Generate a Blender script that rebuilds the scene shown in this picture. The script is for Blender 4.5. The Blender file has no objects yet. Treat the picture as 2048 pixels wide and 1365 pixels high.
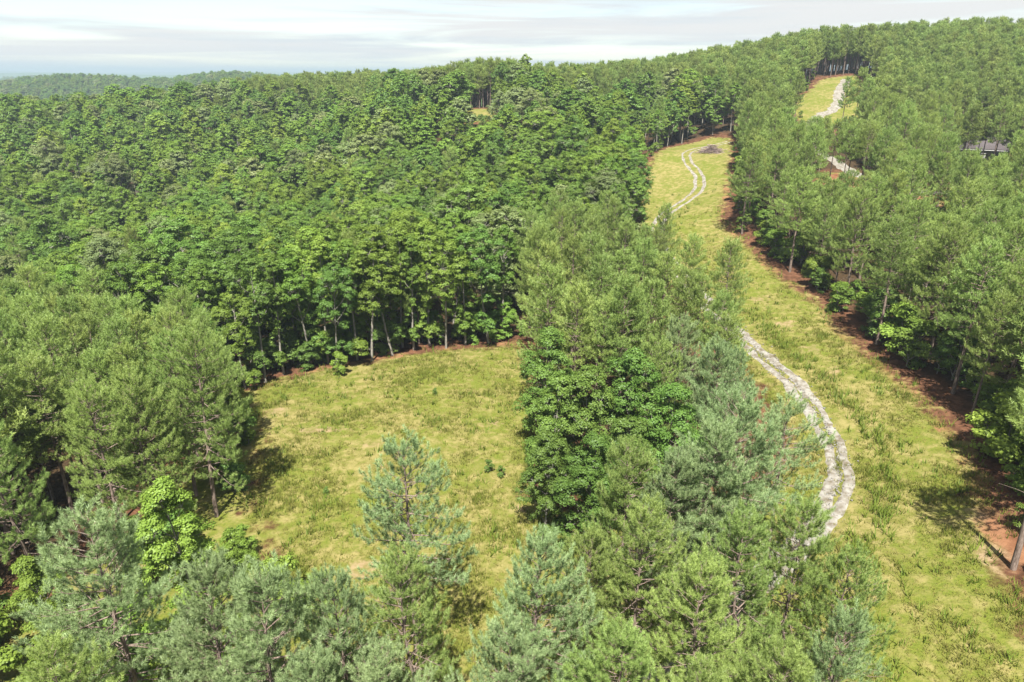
import bpy, math, random
import numpy as np

# ------------------------------------------------------------------ camera, sky, sun, exposure
sc = bpy.context.scene
PITCH = math.radians(21.5)
cam_d = bpy.data.cameras.new('camera'); cam_d.sensor_width = 36.0; cam_d.lens = 36.0 * 1365 / 2048
cam_d.clip_start = 0.5; cam_d.clip_end = 40000
cam = bpy.data.objects.new('camera', cam_d); sc.collection.objects.link(cam)
cam.location = (0, 0, 0); cam.rotation_euler = (math.pi / 2 - PITCH, 0, 0)
sc.camera = cam

SUN_EL = math.radians(61); SUN_TO = (-0.08, -0.99)          # horizontal direction towards the sun
SUN_AZ = math.atan2(SUN_TO[0], SUN_TO[1])
world = bpy.data.worlds.new('World'); sc.world = world; world.use_nodes = True
wn, wl = world.node_tree.nodes, world.node_tree.links
wn.clear()
w_out = wn.new('ShaderNodeOutputWorld'); w_bg = wn.new('ShaderNodeBackground')
w_sky = wn.new('ShaderNodeTexSky'); w_sky.sky_type = 'NISHITA'; w_sky.sun_disc = False
w_sky.sun_elevation = SUN_EL; w_sky.sun_rotation = SUN_AZ; w_sky.air_density = 1.0; w_sky.dust_density = 0.4
w_tc = wn.new('ShaderNodeTexCoord'); w_map = wn.new('ShaderNodeMapping'); w_map.inputs['Scale'].default_value = (1.0, 1.0, 20.0)
w_map.inputs['Location'].default_value = (0.35, 0.1, 0.2)
w_n1 = wn.new('ShaderNodeTexNoise'); w_n1.inputs['Scale'].default_value = 2.3; w_n1.inputs['Detail'].default_value = 8; w_n1.inputs['Roughness'].default_value = 0.52
w_n1.inputs['Distortion'].default_value = 0.5
w_ramp = wn.new('ShaderNodeMapRange'); w_ramp.inputs['From Min'].default_value = 0.38; w_ramp.inputs['From Max'].default_value = 0.58
w_ramp.inputs['To Min'].default_value = 0.30; w_ramp.inputs['To Max'].default_value = 1.0; w_ramp.interpolation_type = 'SMOOTHSTEP'
w_n2 = wn.new('ShaderNodeTexNoise'); w_n2.inputs['Scale'].default_value = 3.4; w_n2.inputs['Detail'].default_value = 6
w_cc = wn.new('ShaderNodeMix'); w_cc.data_type = 'RGBA'
w_cc.inputs['A'].default_value = (3.75, 4.1, 4.3, 1); w_cc.inputs['B'].default_value = (4.4, 4.42, 4.36, 1)
w_r2 = wn.new('ShaderNodeMapRange'); w_r2.inputs['From Min'].default_value = 0.30; w_r2.inputs['From Max'].default_value = 0.52
w_mix = wn.new('ShaderNodeMix'); w_mix.data_type = 'RGBA'
wl.new(w_tc.outputs['Generated'], w_map.inputs['Vector'])
wl.new(w_map.outputs['Vector'], w_n1.inputs['Vector']); wl.new(w_map.outputs['Vector'], w_n2.inputs['Vector'])
wl.new(w_n1.outputs['Fac'], w_ramp.inputs['Value']); wl.new(w_n2.outputs['Fac'], w_r2.inputs['Value'])
wl.new(w_r2.outputs['Result'], w_cc.inputs['Factor'])
wl.new(w_ramp.outputs['Result'], w_mix.inputs['Factor']); wl.new(w_sky.outputs['Color'], w_mix.inputs['A']); wl.new(w_cc.outputs['Result'], w_mix.inputs['B'])
wl.new(w_mix.outputs['Result'], w_bg.inputs['Color']); w_bg.inputs['Strength'].default_value = 0.06
wl.new(w_bg.outputs['Background'], w_out.inputs['Surface'])

sun_d = bpy.data.lights.new('sun', 'SUN'); sun_d.energy = 5.0; sun_d.angle = math.radians(0.55); sun_d.color = (1.0, 0.955, 0.87)
sun = bpy.data.objects.new('sun', sun_d); sc.collection.objects.link(sun)
_ce = math.cos(SUN_EL); _n = math.hypot(*SUN_TO)
from mathutils import Vector
sun.rotation_euler = Vector((SUN_TO[0] / _n * _ce, SUN_TO[1] / _n * _ce, math.sin(SUN_EL))).to_track_quat('Z', 'Y').to_euler()
vs = sc.view_settings; vs.view_transform = 'Standard'; vs.look = 'None'; vs.exposure = 1.78; vs.gamma = 1.0; vs.use_curve_mapping = False
cy = sc.cycles
cy.max_bounces = 5; cy.diffuse_bounces = 3; cy.glossy_bounces = 1; cy.transmission_bounces = 4; cy.volume_bounces = 1; cy.transparent_max_bounces = 4
cy.use_denoising = True; cy.denoiser = 'OPENIMAGEDENOISE'; cy.denoising_input_passes = 'RGB_ALBEDO_NORMAL'; cy.denoising_prefilter = 'ACCURATE'; cy.caustics_reflective = False; cy.caustics_refractive = False
cy.use_adaptive_sampling = False

COL = sc.collection.objects
rng = np.random.default_rng(7); random.seed(7)

# ------------------------------------------------------------------ helpers
def tag(o, label=None, cat=None, group=None, kind=None):
    if label: o['label'] = label
    if cat: o['category'] = cat
    if group: o['group'] = group
    if kind: o['kind'] = kind
    return o

def mesh_np(name, V, F, mat=None, tint=None, smooth=False):
    """V (n,3); F: list of int arrays (m,k)."""
    me = bpy.data.meshes.new(name)
    if not isinstance(F, (list, tuple)): F = [F]
    V = np.asarray(V, np.float32); me.vertices.add(len(V)); me.vertices.foreach_set('co', V.ravel())
    loops = np.concatenate([f.ravel() for f in F]).astype(np.int32)
    tot = np.concatenate([np.full(len(f), f.shape[1], np.int32) for f in F])
    me.loops.add(len(loops)); me.loops.foreach_set('vertex_index', loops)
    me.polygons.add(len(tot)); st = np.zeros(len(tot), np.int32); st[1:] = np.cumsum(tot)[:-1]
    me.polygons.foreach_set('loop_start', st); me.polygons.foreach_set('loop_total', tot)
    if tint is not None:
        a = me.attributes.new('tint', 'FLOAT', 'POINT'); a.data.foreach_set('value', np.asarray(tint, np.float32))
    if mat: me.materials.append(mat)
    me.update(calc_edges=True)
    if smooth: me.shade_smooth()
    return me

def link(name, me, parent=None, loc=None):
    o = bpy.data.objects.new(name, me); COL.link(o)
    if parent: o.parent = parent
    if loc is not None: o.location = loc
    return o

def norm(a): return a / np.maximum(np.linalg.norm(a, axis=-1, keepdims=True), 1e-9)

class Tubes:
    """collects tapered tubes"""
    def __init__(s): s.V = []; s.F = []; s.n = 0
    def add(s, path, radii, k=5):
        path = np.asarray(path, float); m = len(path)
        t = norm(np.gradient(path, axis=0)); ref = np.array([0.31, 0.17, 0.93]) if abs(t[0, 2]) < .9 else np.array([1., 0.1, 0])
        a = norm(np.cross(t, ref)); b = np.cross(t, a)
        th = np.arange(k) * 2 * math.pi / k
        ring = a[:, None] * np.cos(th)[None, :, None] + b[:, None] * np.sin(th)[None, :, None]
        V = path[:, None] + ring * np.asarray(radii)[:, None, None]
        i = np.arange(m - 1)[:, None] * k; j = np.arange(k)[None]; j2 = (j + 1) % k
        F = np.stack([i + j, i + j2, i + k + j2, i + k + j], -1).reshape(-1, 4)
        s.V.append(V.reshape(-1, 3)); s.F.append(F + s.n); s.n += m * k
    def mesh(s, name, mat, smooth=True): return mesh_np(name, np.concatenate(s.V), np.concatenate(s.F), mat, smooth=smooth)

# ------------------------------------------------------------------ materials
def new_mat(name):
    m = bpy.data.materials.new(name); m.use_nodes = True; m.node_tree.nodes.clear(); return m, m.node_tree.nodes, m.node_tree.links

def leaf_mat(name, c1, c2, transl=0.35, gloss=0.05, var=0.35, huevar=0.03, tcol=(1.25, 1.2, 0.6)):
    m, n, l = new_mat(name)
    out = n.new('ShaderNodeOutputMaterial'); at = n.new('ShaderNodeAttribute'); at.attribute_name = 'tint'
    oi = n.new('ShaderNodeObjectInfo')
    mx = n.new('ShaderNodeMix'); mx.data_type = 'RGBA'; mx.inputs['A'].default_value = (*c1, 1); mx.inputs['B'].default_value = (*c2, 1)
    l.new(at.outputs['Fac'], mx.inputs['Factor'])
    hs = n.new('ShaderNodeHueSaturation')
    mr = n.new('ShaderNodeMapRange'); mr.inputs['To Min'].default_value = 1 - var; mr.inputs['To Max'].default_value = 1 + var
    l.new(oi.outputs['Random'], mr.inputs['Value']); l.new(mr.outputs['Result'], hs.inputs['Value'])
    ml = n.new('ShaderNodeMath'); ml.operation = 'MULTIPLY'; ml.inputs[1].default_value = 7.31
    fr = n.new('ShaderNodeMath'); fr.operation = 'FRACT'; l.new(oi.outputs['Random'], ml.inputs[0]); l.new(ml.outputs[0], fr.inputs[0])
    mh = n.new('ShaderNodeMapRange'); mh.inputs['To Min'].default_value = 0.5 - huevar * 1.1; mh.inputs['To Max'].default_value = 0.5 + huevar * .3
    l.new(fr.outputs[0], mh.inputs['Value']); l.new(mh.outputs['Result'], hs.inputs['Hue'])
    l.new(mx.outputs['Result'], hs.inputs['Color'])
    d = n.new('ShaderNodeBsdfDiffuse'); t = n.new('ShaderNodeBsdfTranslucent'); ms = n.new('ShaderNodeMixShader'); ms.inputs[0].default_value = transl
    tc = n.new('ShaderNodeMix'); tc.data_type = 'RGBA'; tc.blend_type = 'MULTIPLY'; tc.inputs['Factor'].default_value = 1; tc.inputs['B'].default_value = (*tcol, 1)
    l.new(hs.outputs['Color'], tc.inputs['A']); l.new(tc.outputs['Result'], t.inputs['Color'])
    l.new(hs.outputs['Color'], d.inputs['Color']); l.new(d.outputs[0], ms.inputs[1]); l.new(t.outputs[0], ms.inputs[2])
    if gloss > 0:
        g = n.new('ShaderNodeBsdfGlossy'); g.inputs['Roughness'].default_value = 0.45; g.inputs['Color'].default_value = (0.9, 1, 0.95, 1)
        m2 = n.new('ShaderNodeMixShader'); m2.inputs[0].default_value = gloss
        l.new(ms.outputs[0], m2.inputs[1]); l.new(g.outputs[0], m2.inputs[2]); l.new(m2.outputs[0], out.inputs['Surface'])
    else: l.new(ms.outputs[0], out.inputs['Surface'])
    return m

def noise_mat(name, c1, c2, scale=4.0, rough=0.9, detail=5, stretch=(1, 1, 1), bump=0.3, lo=0.35, hi=0.65):
    m, n, l = new_mat(name)
    out = n.new('ShaderNodeOutputMaterial'); b = n.new('ShaderNodeBsdfPrincipled'); b.inputs['Roughness'].default_value = rough
    b.inputs['Specular IOR Level'].default_value = 0.2
    tc = n.new('ShaderNodeTexCoord'); mp = n.new('ShaderNodeMapping'); mp.inputs['Scale'].default_value = stretch
    nz = n.new('ShaderNodeTexNoise'); nz.inputs['Scale'].default_value = scale; nz.inputs['Detail'].default_value = detail
    mr = n.new('ShaderNodeMapRange'); mr.inputs['From Min'].default_value = lo; mr.inputs['From Max'].default_value = hi
    mx = n.new('ShaderNodeMix'); mx.data_type = 'RGBA'; mx.inputs['A'].default_value = (*c1, 1); mx.inputs['B'].default_value = (*c2, 1)
    l.new(tc.outputs['Object'], mp.inputs['Vector']); l.new(mp.outputs[0], nz.inputs['Vector']); l.new(nz.outputs['Fac'], mr.inputs['Value'])
    l.new(mr.outputs[0], mx.inputs['Factor']); l.new(mx.outputs['Result'], b.inputs['Base Color'])
    if bump:
        bp = n.new('ShaderNodeBump'); bp.inputs['Strength'].default_value = bump; bp.inputs['Distance'].default_value = 0.05
        l.new(nz.outputs['Fac'], bp.inputs['Height']); l.new(bp.outputs[0], b.inputs['Normal'])
    l.new(b.outputs[0], out.inputs['Surface'])
    return m

M = {}
M['pine_blue'] = leaf_mat('pine_needles_blue_green', (0.140, 0.205, 0.088), (0.310, 0.410, 0.190), 0.38, 0.02, 0.10, 0.012, (1.15, 1.15, .75))
M['pine_green'] = leaf_mat('pine_needles_green', (0.138, 0.210, 0.052), (0.300, 0.400, 0.120), 0.38, 0.015, 0.14, 0.016, (1.15, 1.15, .7))
M['pine_far'] = leaf_mat('pine_needles_olive_green', (0.118, 0.178, 0.046), (0.258, 0.340, 0.100), 0.38, 0.01, 0.2, 0.02, (1.15, 1.15, .7))
M['hw_mid'] = leaf_mat('hardwood_leaves_mid_green', (0.076, 0.140, 0.020), (0.160, 0.252, 0.046), 0.36, 0.008, 0.22, 0.017)
M['hw_dark'] = leaf_mat('hardwood_leaves_dark_green', (0.060, 0.120, 0.020), (0.124, 0.210, 0.044), 0.34, 0.01, 0.20, 0.015)
M['hw_light'] = leaf_mat('hardwood_leaves_yellow_green', (0.098, 0.160, 0.022), (0.190, 0.270, 0.048), 0.38, 0.008, 0.2, 0.015)
M['hw_grey'] = leaf_mat('hardwood_leaves_grey_green', (0.100, 0.140, 0.048), (0.180, 0.225, 0.090), 0.32, 0.01, 0.2, 0.02)
M['grass'] = leaf_mat('grass_blades', (0.095, 0.122, 0.017), (0.215, 0.188, 0.060), 0.35, 0.0, 0.0, 0.0, (1.1, 1.1, 0.8))
M['weed'] = leaf_mat('weed_leaves', (0.090, 0.138, 0.018), (0.175, 0.210, 0.040), 0.35, 0.005, 0.12, 0.015)
M['bark_pine'] = noise_mat('pine_bark', (0.085, 0.060, 0.047), (0.20, 0.155, 0.13), 3.0, 0.95, 4, (5, 5, 1))
M['bark_hw'] = noise_mat('hardwood_bark', (0.13, 0.12, 0.10), (0.27, 0.25, 0.215), 2.5, 0.95, 4, (4, 4, 1))
M['deadwood'] = noise_mat('weathered_dead_wood', (0.12, 0.080, 0.068), (0.30, 0.24, 0.22), 2.0, 0.95, 4, (3, 3, 3))
M['gravel'] = noise_mat('white_gravel', (0.090, 0.074, 0.050), (0.205, 0.195, 0.175), 1.6, 0.95, 8, (1, 1, 1), 0.8, 0.33, 0.62)
M['stone'] = noise_mat('pale_limestone', (0.095, 0.088, 0.078), (0.22, 0.212, 0.198), 5, 0.9, 4)
M['roof'] = noise_mat('dark_shingle', (0.050, 0.042, 0.044), (0.075, 0.064, 0.067), 6, 0.85, 5)
M['wall'] = noise_mat('grey_siding', (0.10, 0.10, 0.10), (0.14, 0.14, 0.14), 3, 0.8, 3)
M['trim'] = noise_mat('white_trim', (0.35, 0.35, 0.34), (0.40, 0.40, 0.39), 3, 0.6, 2)
M['glass'] = noise_mat('dark_window_glass', (0.02, 0.025, 0.03), (0.04, 0.045, 0.05), 1, 0.15, 1, (1, 1, 1), 0)

# ------------------------------------------------------------------ terrain
CP = np.array([[-14.0,40.7,-32.8],[-22.1,31.9,-32.8],[-0.7,31.5,-32.4],[14.0,30.7,-31.6],[-22.9,59.4,-32.8],[0.4,79.2,-32.4],[-29.8,70.2,-33.6],[-16.4,78.0,-33.2],[-3.0,47.2,-32.6],[22.8,42.0,-31.6],[28.8,51.1,-31.2],[28.7,69.4,-30.7],[28.3,79.1,-30.3],[38.2,72.7,-29.1],[38.2,55.5,-29.1],[35.3,42.2,-29.1],[30.4,32.4,-29.1],[-39.0,48.7,-33.6],[7.2,47.0,-32.4],[33.1,141.0,-25.9],[41.5,152.5,-23.6],[45.4,182.0,-19.9],[55.8,196.8,-18.5],[38.9,114.8,-26.6],[26.0,132.8,-26.8],[63.1,131.2,-19.9],[82.1,135.3,-22.2],[114.8,172.2,-19.8],[89.8,209.1,-11.8],[114.1,250.1,-3.2],[-10.8,225.5,-12.4],[-9.7,237.8,-10.9],[40.8,182.0,-18.6],[109.6,260.8,-0.9],[80.9,209.1,-10.9],[184.3,270.6,2.8],[127.7,282.9,0.6],[73.9,291.1,-7.5],[15.5,299.3,-12.8],[-26.0,307.5,-14.5],[-69.6,315.7,-14.5],[-117.2,328.0,-18.0],[-154.8,336.2,-24.0],[-195.9,344.4,-34.0],[-225.5,319.8,-27.0],[-291.9,319.8,-25.7],[-68.1,229.6,-32.1],[-50.9,168.1,-37.1],[-98.9,192.7,-36.1],[-139.9,192.7,-36.1],[-182.3,192.7,-40.1],[-96.0,127.1,-43.0],[-65.4,123.0,-40.4],[-18.9,151.7,-35.1],[116.1,164.0,-19.8],[230.5,270.6,0.3],[78.0,106.6,-27.1],[26.9,221.4,-22.0],[-49.2,16.4,-33.6],[49.2,8.2,-29.5],[0.0,-24.6,-32.8],[-98.4,57.4,-38.5],[106.6,49.2,-26.2],[-410.0,533.0,-77.9],[0.0,492.0,-49.2],[410.0,492.0,-16.4],[-123.0,459.2,-57.4],[-574.0,328.0,-65.6],[574.0,246.0,-16.4],[246.0,-82.0,-24.6],[-246.0,-82.0,-45.1],[-311.6,393.6,-61.5],[-205.0,426.4,-57.4]])
def _tps(r2): return 0.5 * r2 * np.log(np.maximum(r2, 1e-9))
def _fit(C, lam=60.0):
    n = len(C); xy = C[:, :2]; r2 = ((xy[:, None] - xy[None]) ** 2).sum(-1)
    A = np.zeros((n + 3, n + 3)); A[:n, :n] = np.where(r2 > 0, _tps(r2), 0) + np.eye(n) * lam
    Pm = np.c_[np.ones(n), xy]; A[:n, n:] = Pm; A[n:, :n] = Pm.T
    return np.linalg.solve(A, np.r_[C[:, 2], 0, 0, 0])
_W = _fit(CP)
def sstep(x, a, b):
    t = np.clip((x - a) / (b - a), 0, 1); return t * t * (3 - 2 * t)
def far_h(x, y):
    wob = lambda f, p: np.sin(x * f + p) * 0.6 + np.sin(x * f * 2.3 + 1.7 * p) * 0.4
    z = -84 + 6 * np.sin(x * .004 + y * .003) + 5 * np.sin(x * .0023 - y * .0051)
    z = z + (55.5 + 4 * np.exp(-((x + 600) / 130) ** 2) + 2.2 * np.sin(x * .031) + 3 * np.exp(-((x + 378) / 40) ** 2)) * np.exp(-((y - 930 - .12 * (x + 600)) / 170) ** 2)
    z = z + (44 + 9 * wob(.0035, .3)) * np.exp(-((y - 2150 + .1 * x) / 420) ** 2)
    z = z + (76 + 9 * wob(.0013, 2.0)) * np.exp(-((y - 4700) / 800) ** 2)
    z = z + (86 + 12 * wob(.0008, .7)) * np.exp(-((y - 8300) / 1200) ** 2)
    return z
def H(x, y):
    x = np.atleast_1d(np.asarray(x, float)).ravel(); y = np.atleast_1d(np.asarray(y, float)).ravel()
    z = np.empty(len(x))
    for i in range(0, len(x), 20000):
        xs, ys = x[i:i + 20000], y[i:i + 20000]
        r2 = (xs[:, None] - CP[None, :, 0]) ** 2 + (ys[:, None] - CP[None, :, 1]) ** 2
        z[i:i + 20000] = _tps(r2) @ _W[:-3] + _W[-3] + _W[-2] * xs + _W[-1] * ys
    w = sstep(np.hypot(x * .8, y - 120), 330, 560)
    return z * (1 - w) + far_h(x, y) * w
def Hs(x, y): return float(H(x, y)[0])

FIELD = np.array([[-30.2,69.7],[-27.2,72.7],[-22.6,75.5],[-17.5,77.4],[-11.0,79.7],[1.0,80.7],[2.6,62],[1.5,47.3],[12,44],[20,47],[24,52],[27,48.1],[23.6,43.0],[30,28],[30,10],[-15,10],[-14,33],[-16.7,39.7],[-21.7,47.8],[-24,58]])
ROAD = np.array([[4.0,24.0],[11.2,31.3],[18.8,38.8],[23.6,43.0],[27.1,48.1],[28.7,52.8],[29.4,58.0],[29.9,65.3],[29.0,70.4],[28.5,77.7],[27.5,85.1],[26.9,91.9],[26.2,102.6],[25.4,112.8],[26.2,123.4],[28.7,131.9],[32.7,139.2],[38.2,145.6],[42.1,153.9],[43.4,163.1],[43.0,171.7],[44.1,179.3],[48.3,188.8],[54.1,193.0],[60,195]])
REDGE = np.array([[57.5,186],[54.5,174.9],[46.5,149.4],[38.5,125.7],[38.4,117.5],[39.0,112.2],[39.7,97.4],[40.2,84.3],[38.9,72.9],[39.3,65.9],[39.0,57.8],[37.4,49.7],[35.3,43.8],[32.7,38.1],[29.8,31.1],[28,20]])
CORR = np.concatenate([REDGE, np.array([[12,24],[17,33],[21,41],[25,48],[26,56],[26.6,65],[25.6,72],[25,80],[24,90],[23.4,102],[22.6,113],[23,123],[25.3,134.1],[30.1,156.3],[34,172.5],[44.6,199.4],[57.6,203.8],[61,197]])])
MARGIN = np.array([[-33,69],[-30.2,69.7],[-24,58],[-21.7,47.8],[-14,33],[-14,14],[-34,14],[-32,34],[-28,46],[-30,58]])   # thin grass under the left trees
CLR_D = np.array([[80.9,206],[88.7,226.5],[107.3,254.6],[121,259],[117,242.7],[107,212],[98,198],[84,194]])
CLR_E = np.array([[66,148],[60,136],[56,124],[58,119],[62,120],[66,130],[74,128],[80,127],[87,134],[85,138],[76,137],[72,141],[72,150]])
CLR_F = np.array([[-15.4,237],[-5.5,235],[-5.5,219],[-14.7,220]])
HOUSE = np.array([[106,166],[112,162],[122,168],[120,180],[108,178]])
ROAD2 = np.array([[116,253],[113.7,249.1],[107.8,240.0],[101.5,224.2],[95.6,214.5],[89.4,208.2],[84.4,200.9],[80,190],[76,172],[74.7,156.6],[72,142],[77.0,134.4],[85.6,136.8],[93.3,138.2],[104,142]])

def pip(P, x, y):
    ins = np.zeros(len(x), bool); n = len(P)
    for i in range(n):
        x0, y0 = P[i]; x1, y1 = P[(i + 1) % n]
        c = ((y0 > y) != (y1 > y)) & (x < (x1 - x0) * (y - y0) / (y1 - y0 + 1e-12) + x0); ins ^= c
    return ins
def pdist(P, x, y, closed=True):
    d = np.full(len(x), 1e9); n = len(P)
    for i in range(n if closed else n - 1):
        a = P[i]; b = P[(i + 1) % n]; ab = b - a; L2 = (ab ** 2).sum() + 1e-12
        t = np.clip(((x - a[0]) * ab[0] + (y - a[1]) * ab[1]) / L2, 0, 1)
        d = np.minimum(d, np.hypot(x - a[0] - t * ab[0], y - a[1] - t * ab[1]))
    return d
def sd(P, x, y):
    d = pdist(P, x, y); return np.where(pip(P, x, y), d, -d)      # positive inside
def open_sd(x, y):
    return np.max([sd(P, x, y) for P in (FIELD, CORR, CLR_D, CLR_E, CLR_F, HOUSE)], axis=0)

def grade(lo, hi, fine, parts):
    """coordinates: fine spans then geometric growth outwards"""
    c = [];
    for a, b, s in parts: c.append(np.arange(a, b, s))
    c = np.concatenate(c); up = [parts[-1][1]]; s = parts[-1][2]
    while up[-1] < hi: s *= 1.13; up.append(up[-1] + s)
    dn = [parts[0][0]]; s = parts[0][2]
    while dn[-1] > lo: s *= 1.13; dn.append(dn[-1] - s)
    return np.unique(np.concatenate([dn[::-1], c, up]))
gx = grade(-14000, 14000, 1.4, [(-300, -60, 6), (-60, 62, 1.3), (62, 124, 2.5), (124, 300, 6)])
gy = grade(-6000, 14000, 1.4, [(-20, 24, 4), (24, 112, 1.3), (112, 262, 2.5), (262, 420, 6)])
GX, GY = np.meshgrid(gx, gy); X, Y = GX.ravel(), GY.ravel(); Z = H(X, Y)
nearm = (np.abs(X) < 320) & (Y > -50) & (Y < 420)
op = np.full(len(X), -50.0); op[nearm] = np.maximum(open_sd(X[nearm], Y[nearm]), sd(MARGIN, X[nearm], Y[nearm]))
BARE = [(-18.9,59.4,3.2,1.0),(-24.8,63.8,2.0,1.0),(34.4,80.8,1.6,1.2),(34.4,72.9,1.4,1.4),(34.5,66.7,1.1,1.4),(34.2,89.8,1.5,1.5),(41.2,107.8,1.6,2.5),(-13,56,2.2,.8),(1.0,45.8,1.4,.8),(-10.5,39,2.0,1.2),(-6.5,37,2.2,1.0),(7.5,38.5,2.0,1.4),(-2,60,1.6,1),(31.5,36,2.2,2.6),(33.5,40.5,1.4,2)]
bare = np.zeros(len(X))
for bx_, by_, sx_, sy_ in BARE: bare += np.exp(-((X - bx_) / sx_) ** 2 - ((Y - by_) / sy_) ** 2)
orange = np.zeros(len(X)); orange[nearm] = sstep(sd(CLR_E, X[nearm], Y[nearm]), -1, 3)
orange = np.maximum(orange, .8 * np.exp(-((X - 33.5) / 1.6) ** 2 - ((Y - 37) / 5) ** 2))
orange = np.maximum(orange, .6 * np.exp(-((X - 112) / 4) ** 2 - ((Y - 256) / 1.5) ** 2))
orange = np.maximum(orange, .6 * np.exp(-((X - 83) / 2.5) ** 2 - ((Y - 193) / 8) ** 2))
bank = np.zeros(len(X)); bank[nearm] = np.exp(-((pdist(REDGE, X[nearm], Y[nearm], False) - .5) / .8) ** 2) * .52 * (Y[nearm] < 150)
orange = np.maximum(orange, bank)
fe = np.zeros(len(X)); fe[nearm] = np.exp(-(pdist(np.array([[-26, 74.5], [-17.5, 78], [-11, 80.4], [1, 81.6]]), X[nearm], Y[nearm], False) / 1.3) ** 2) * .55
orange = np.maximum(orange, fe)
gm, n, l = new_mat('ground_cover')
def nd(t, **kw):
    x = n.new(t)
    for k, v in kw.items(): x.inputs[k].default_value = v
    return x
def mixc(a, b, f):
    x = n.new('ShaderNodeMix'); x.data_type = 'RGBA'
    for s, v in (('A', a), ('B', b)):
        if isinstance(v, tuple): x.inputs[s].default_value = (*v, 1)
        else: l.new(v, x.inputs[s])
    if isinstance(f, float): x.inputs['Factor'].default_value = f
    else: l.new(f, x.inputs['Factor'])
    return x.outputs['Result']
def attr(nm): x = n.new('ShaderNodeAttribute'); x.attribute_name = nm; return x.outputs['Fac']
def mrange(v, a, b, lo=0.0, hi=1.0):
    x = nd('ShaderNodeMapRange', **{'From Min': a, 'From Max': b, 'To Min': lo, 'To Max': hi}); x.interpolation_type = 'SMOOTHSTEP'; l.new(v, x.inputs['Value']); return x.outputs['Result']
def mth(op_, a, b):
    x = n.new('ShaderNodeMath'); x.operation = op_
    for i, v in enumerate((a, b)):
        if isinstance(v, (int, float)): x.inputs[i].default_value = v
        else: l.new(v, x.inputs[i])
    return x.outputs[0]
tc = n.new('ShaderNodeTexCoord')
def noise(scale, detail=5.0, rough=0.6, stretch=None):
    x = nd('ShaderNodeTexNoise', Scale=scale, Detail=detail, Roughness=rough)
    if stretch:
        mp = n.new('ShaderNodeMapping'); mp.inputs['Scale'].default_value = stretch; l.new(tc.outputs['Object'], mp.inputs['Vector']); l.new(mp.outputs[0], x.inputs['Vector'])
    else: l.new(tc.outputs['Object'], x.inputs['Vector'])
    return x.outputs['Fac']
nA = noise(0.16, 6.0); nB = noise(1.1, 6.0, .65); nC = noise(5.0, 4.0, .7); nD = noise(.45, 5.0, .6)
dry = mixc((0.112, 0.106, 0.030), (0.180, 0.155, 0.060), mrange(nB, .35, .65))
green = mixc((0.068, 0.090, 0.013), (0.116, 0.126, 0.024), mrange(nC, .3, .7))
grass_c = mixc(green, dry, mrange(mth('ADD', mth('MULTIPLY', nA, .6), mth('MULTIPLY', nB, .55)), .45, .69))
soil = mixc((0.150, 0.100, 0.056), (0.215, 0.155, 0.095), mrange(nB, .35, .65))
red = mixc((0.105, 0.045, 0.023), (0.180, 0.092, 0.050), mrange(nD, .35, .65))
straw = mixc((0.040, 0.021, 0.012), (0.120, 0.058, 0.034), mrange(nB, .3, .7))
farc = mixc((0.030, 0.062, 0.018), (0.065, 0.105, 0.032), mrange(noise(.02, 8.0, .75), .35, .65))
g1 = mixc(grass_c, soil, mrange(mth('ADD', attr('bare'), mth('MULTIPLY', mth('SUBTRACT', nB, .5), 1.6)), .30, 1.15))
rmask = mrange(mth('ADD', attr('orange'), mth('MULTIPLY', mth('SUBTRACT', nD, .5), 1.2)), .4, .7)
litter = mixc((0.022, 0.015, 0.009), (0.060, 0.040, 0.022), mrange(nC, .3, .7))
straw = mixc(straw, litter, mrange(attr('open'), -2.0, -6.0))
g2 = mixc(straw, g1, mrange(mth('ADD', attr('open'), mth('ADD', mth('MULTIPLY', mth('SUBTRACT', nD, .5), 7.0), mth('MULTIPLY', mth('SUBTRACT', nB, .5), 5.0))), -1.0, 1.0))
g2 = mixc(g2, red, rmask)
g3 = mixc(g2, farc, attr('far'))
gb = nd('ShaderNodeBsdfPrincipled', Roughness=1.0); gb.inputs['Specular IOR Level'].default_value = 0.0
l.new(g3, gb.inputs['Base Color'])
bp = nd('ShaderNodeBump', Strength=0.7, Distance=0.25); l.new(mth('ADD', nB, mth('MULTIPLY', nC, .5)), bp.inputs['Height']); l.new(bp.outputs[0], gb.inputs['Normal'])
go = n.new('ShaderNodeOutputMaterial'); l.new(gb.outputs[0], go.inputs['Surface'])
nx_, ny_ = len(gx), len(gy)
ii = (np.arange(ny_ - 1)[:, None] * nx_ + np.arange(nx_ - 1)[None]).ravel()
gme = mesh_np('ground', np.c_[X, Y, Z], np.stack([ii, ii + 1, ii + 1 + nx_, ii + nx_], -1), gm, smooth=True)
for nm, arr in (('open', np.clip(op, -20, 20)), ('bare', bare), ('orange', orange), ('far', sstep(np.hypot(X * .8, Y - 120), 300, 480))):
    a = gme.attributes.new(nm, 'FLOAT', 'POINT'); a.data.foreach_set('value', arr.astype(np.float32))
ground = tag(link('ground', gme), kind='structure')

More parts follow.
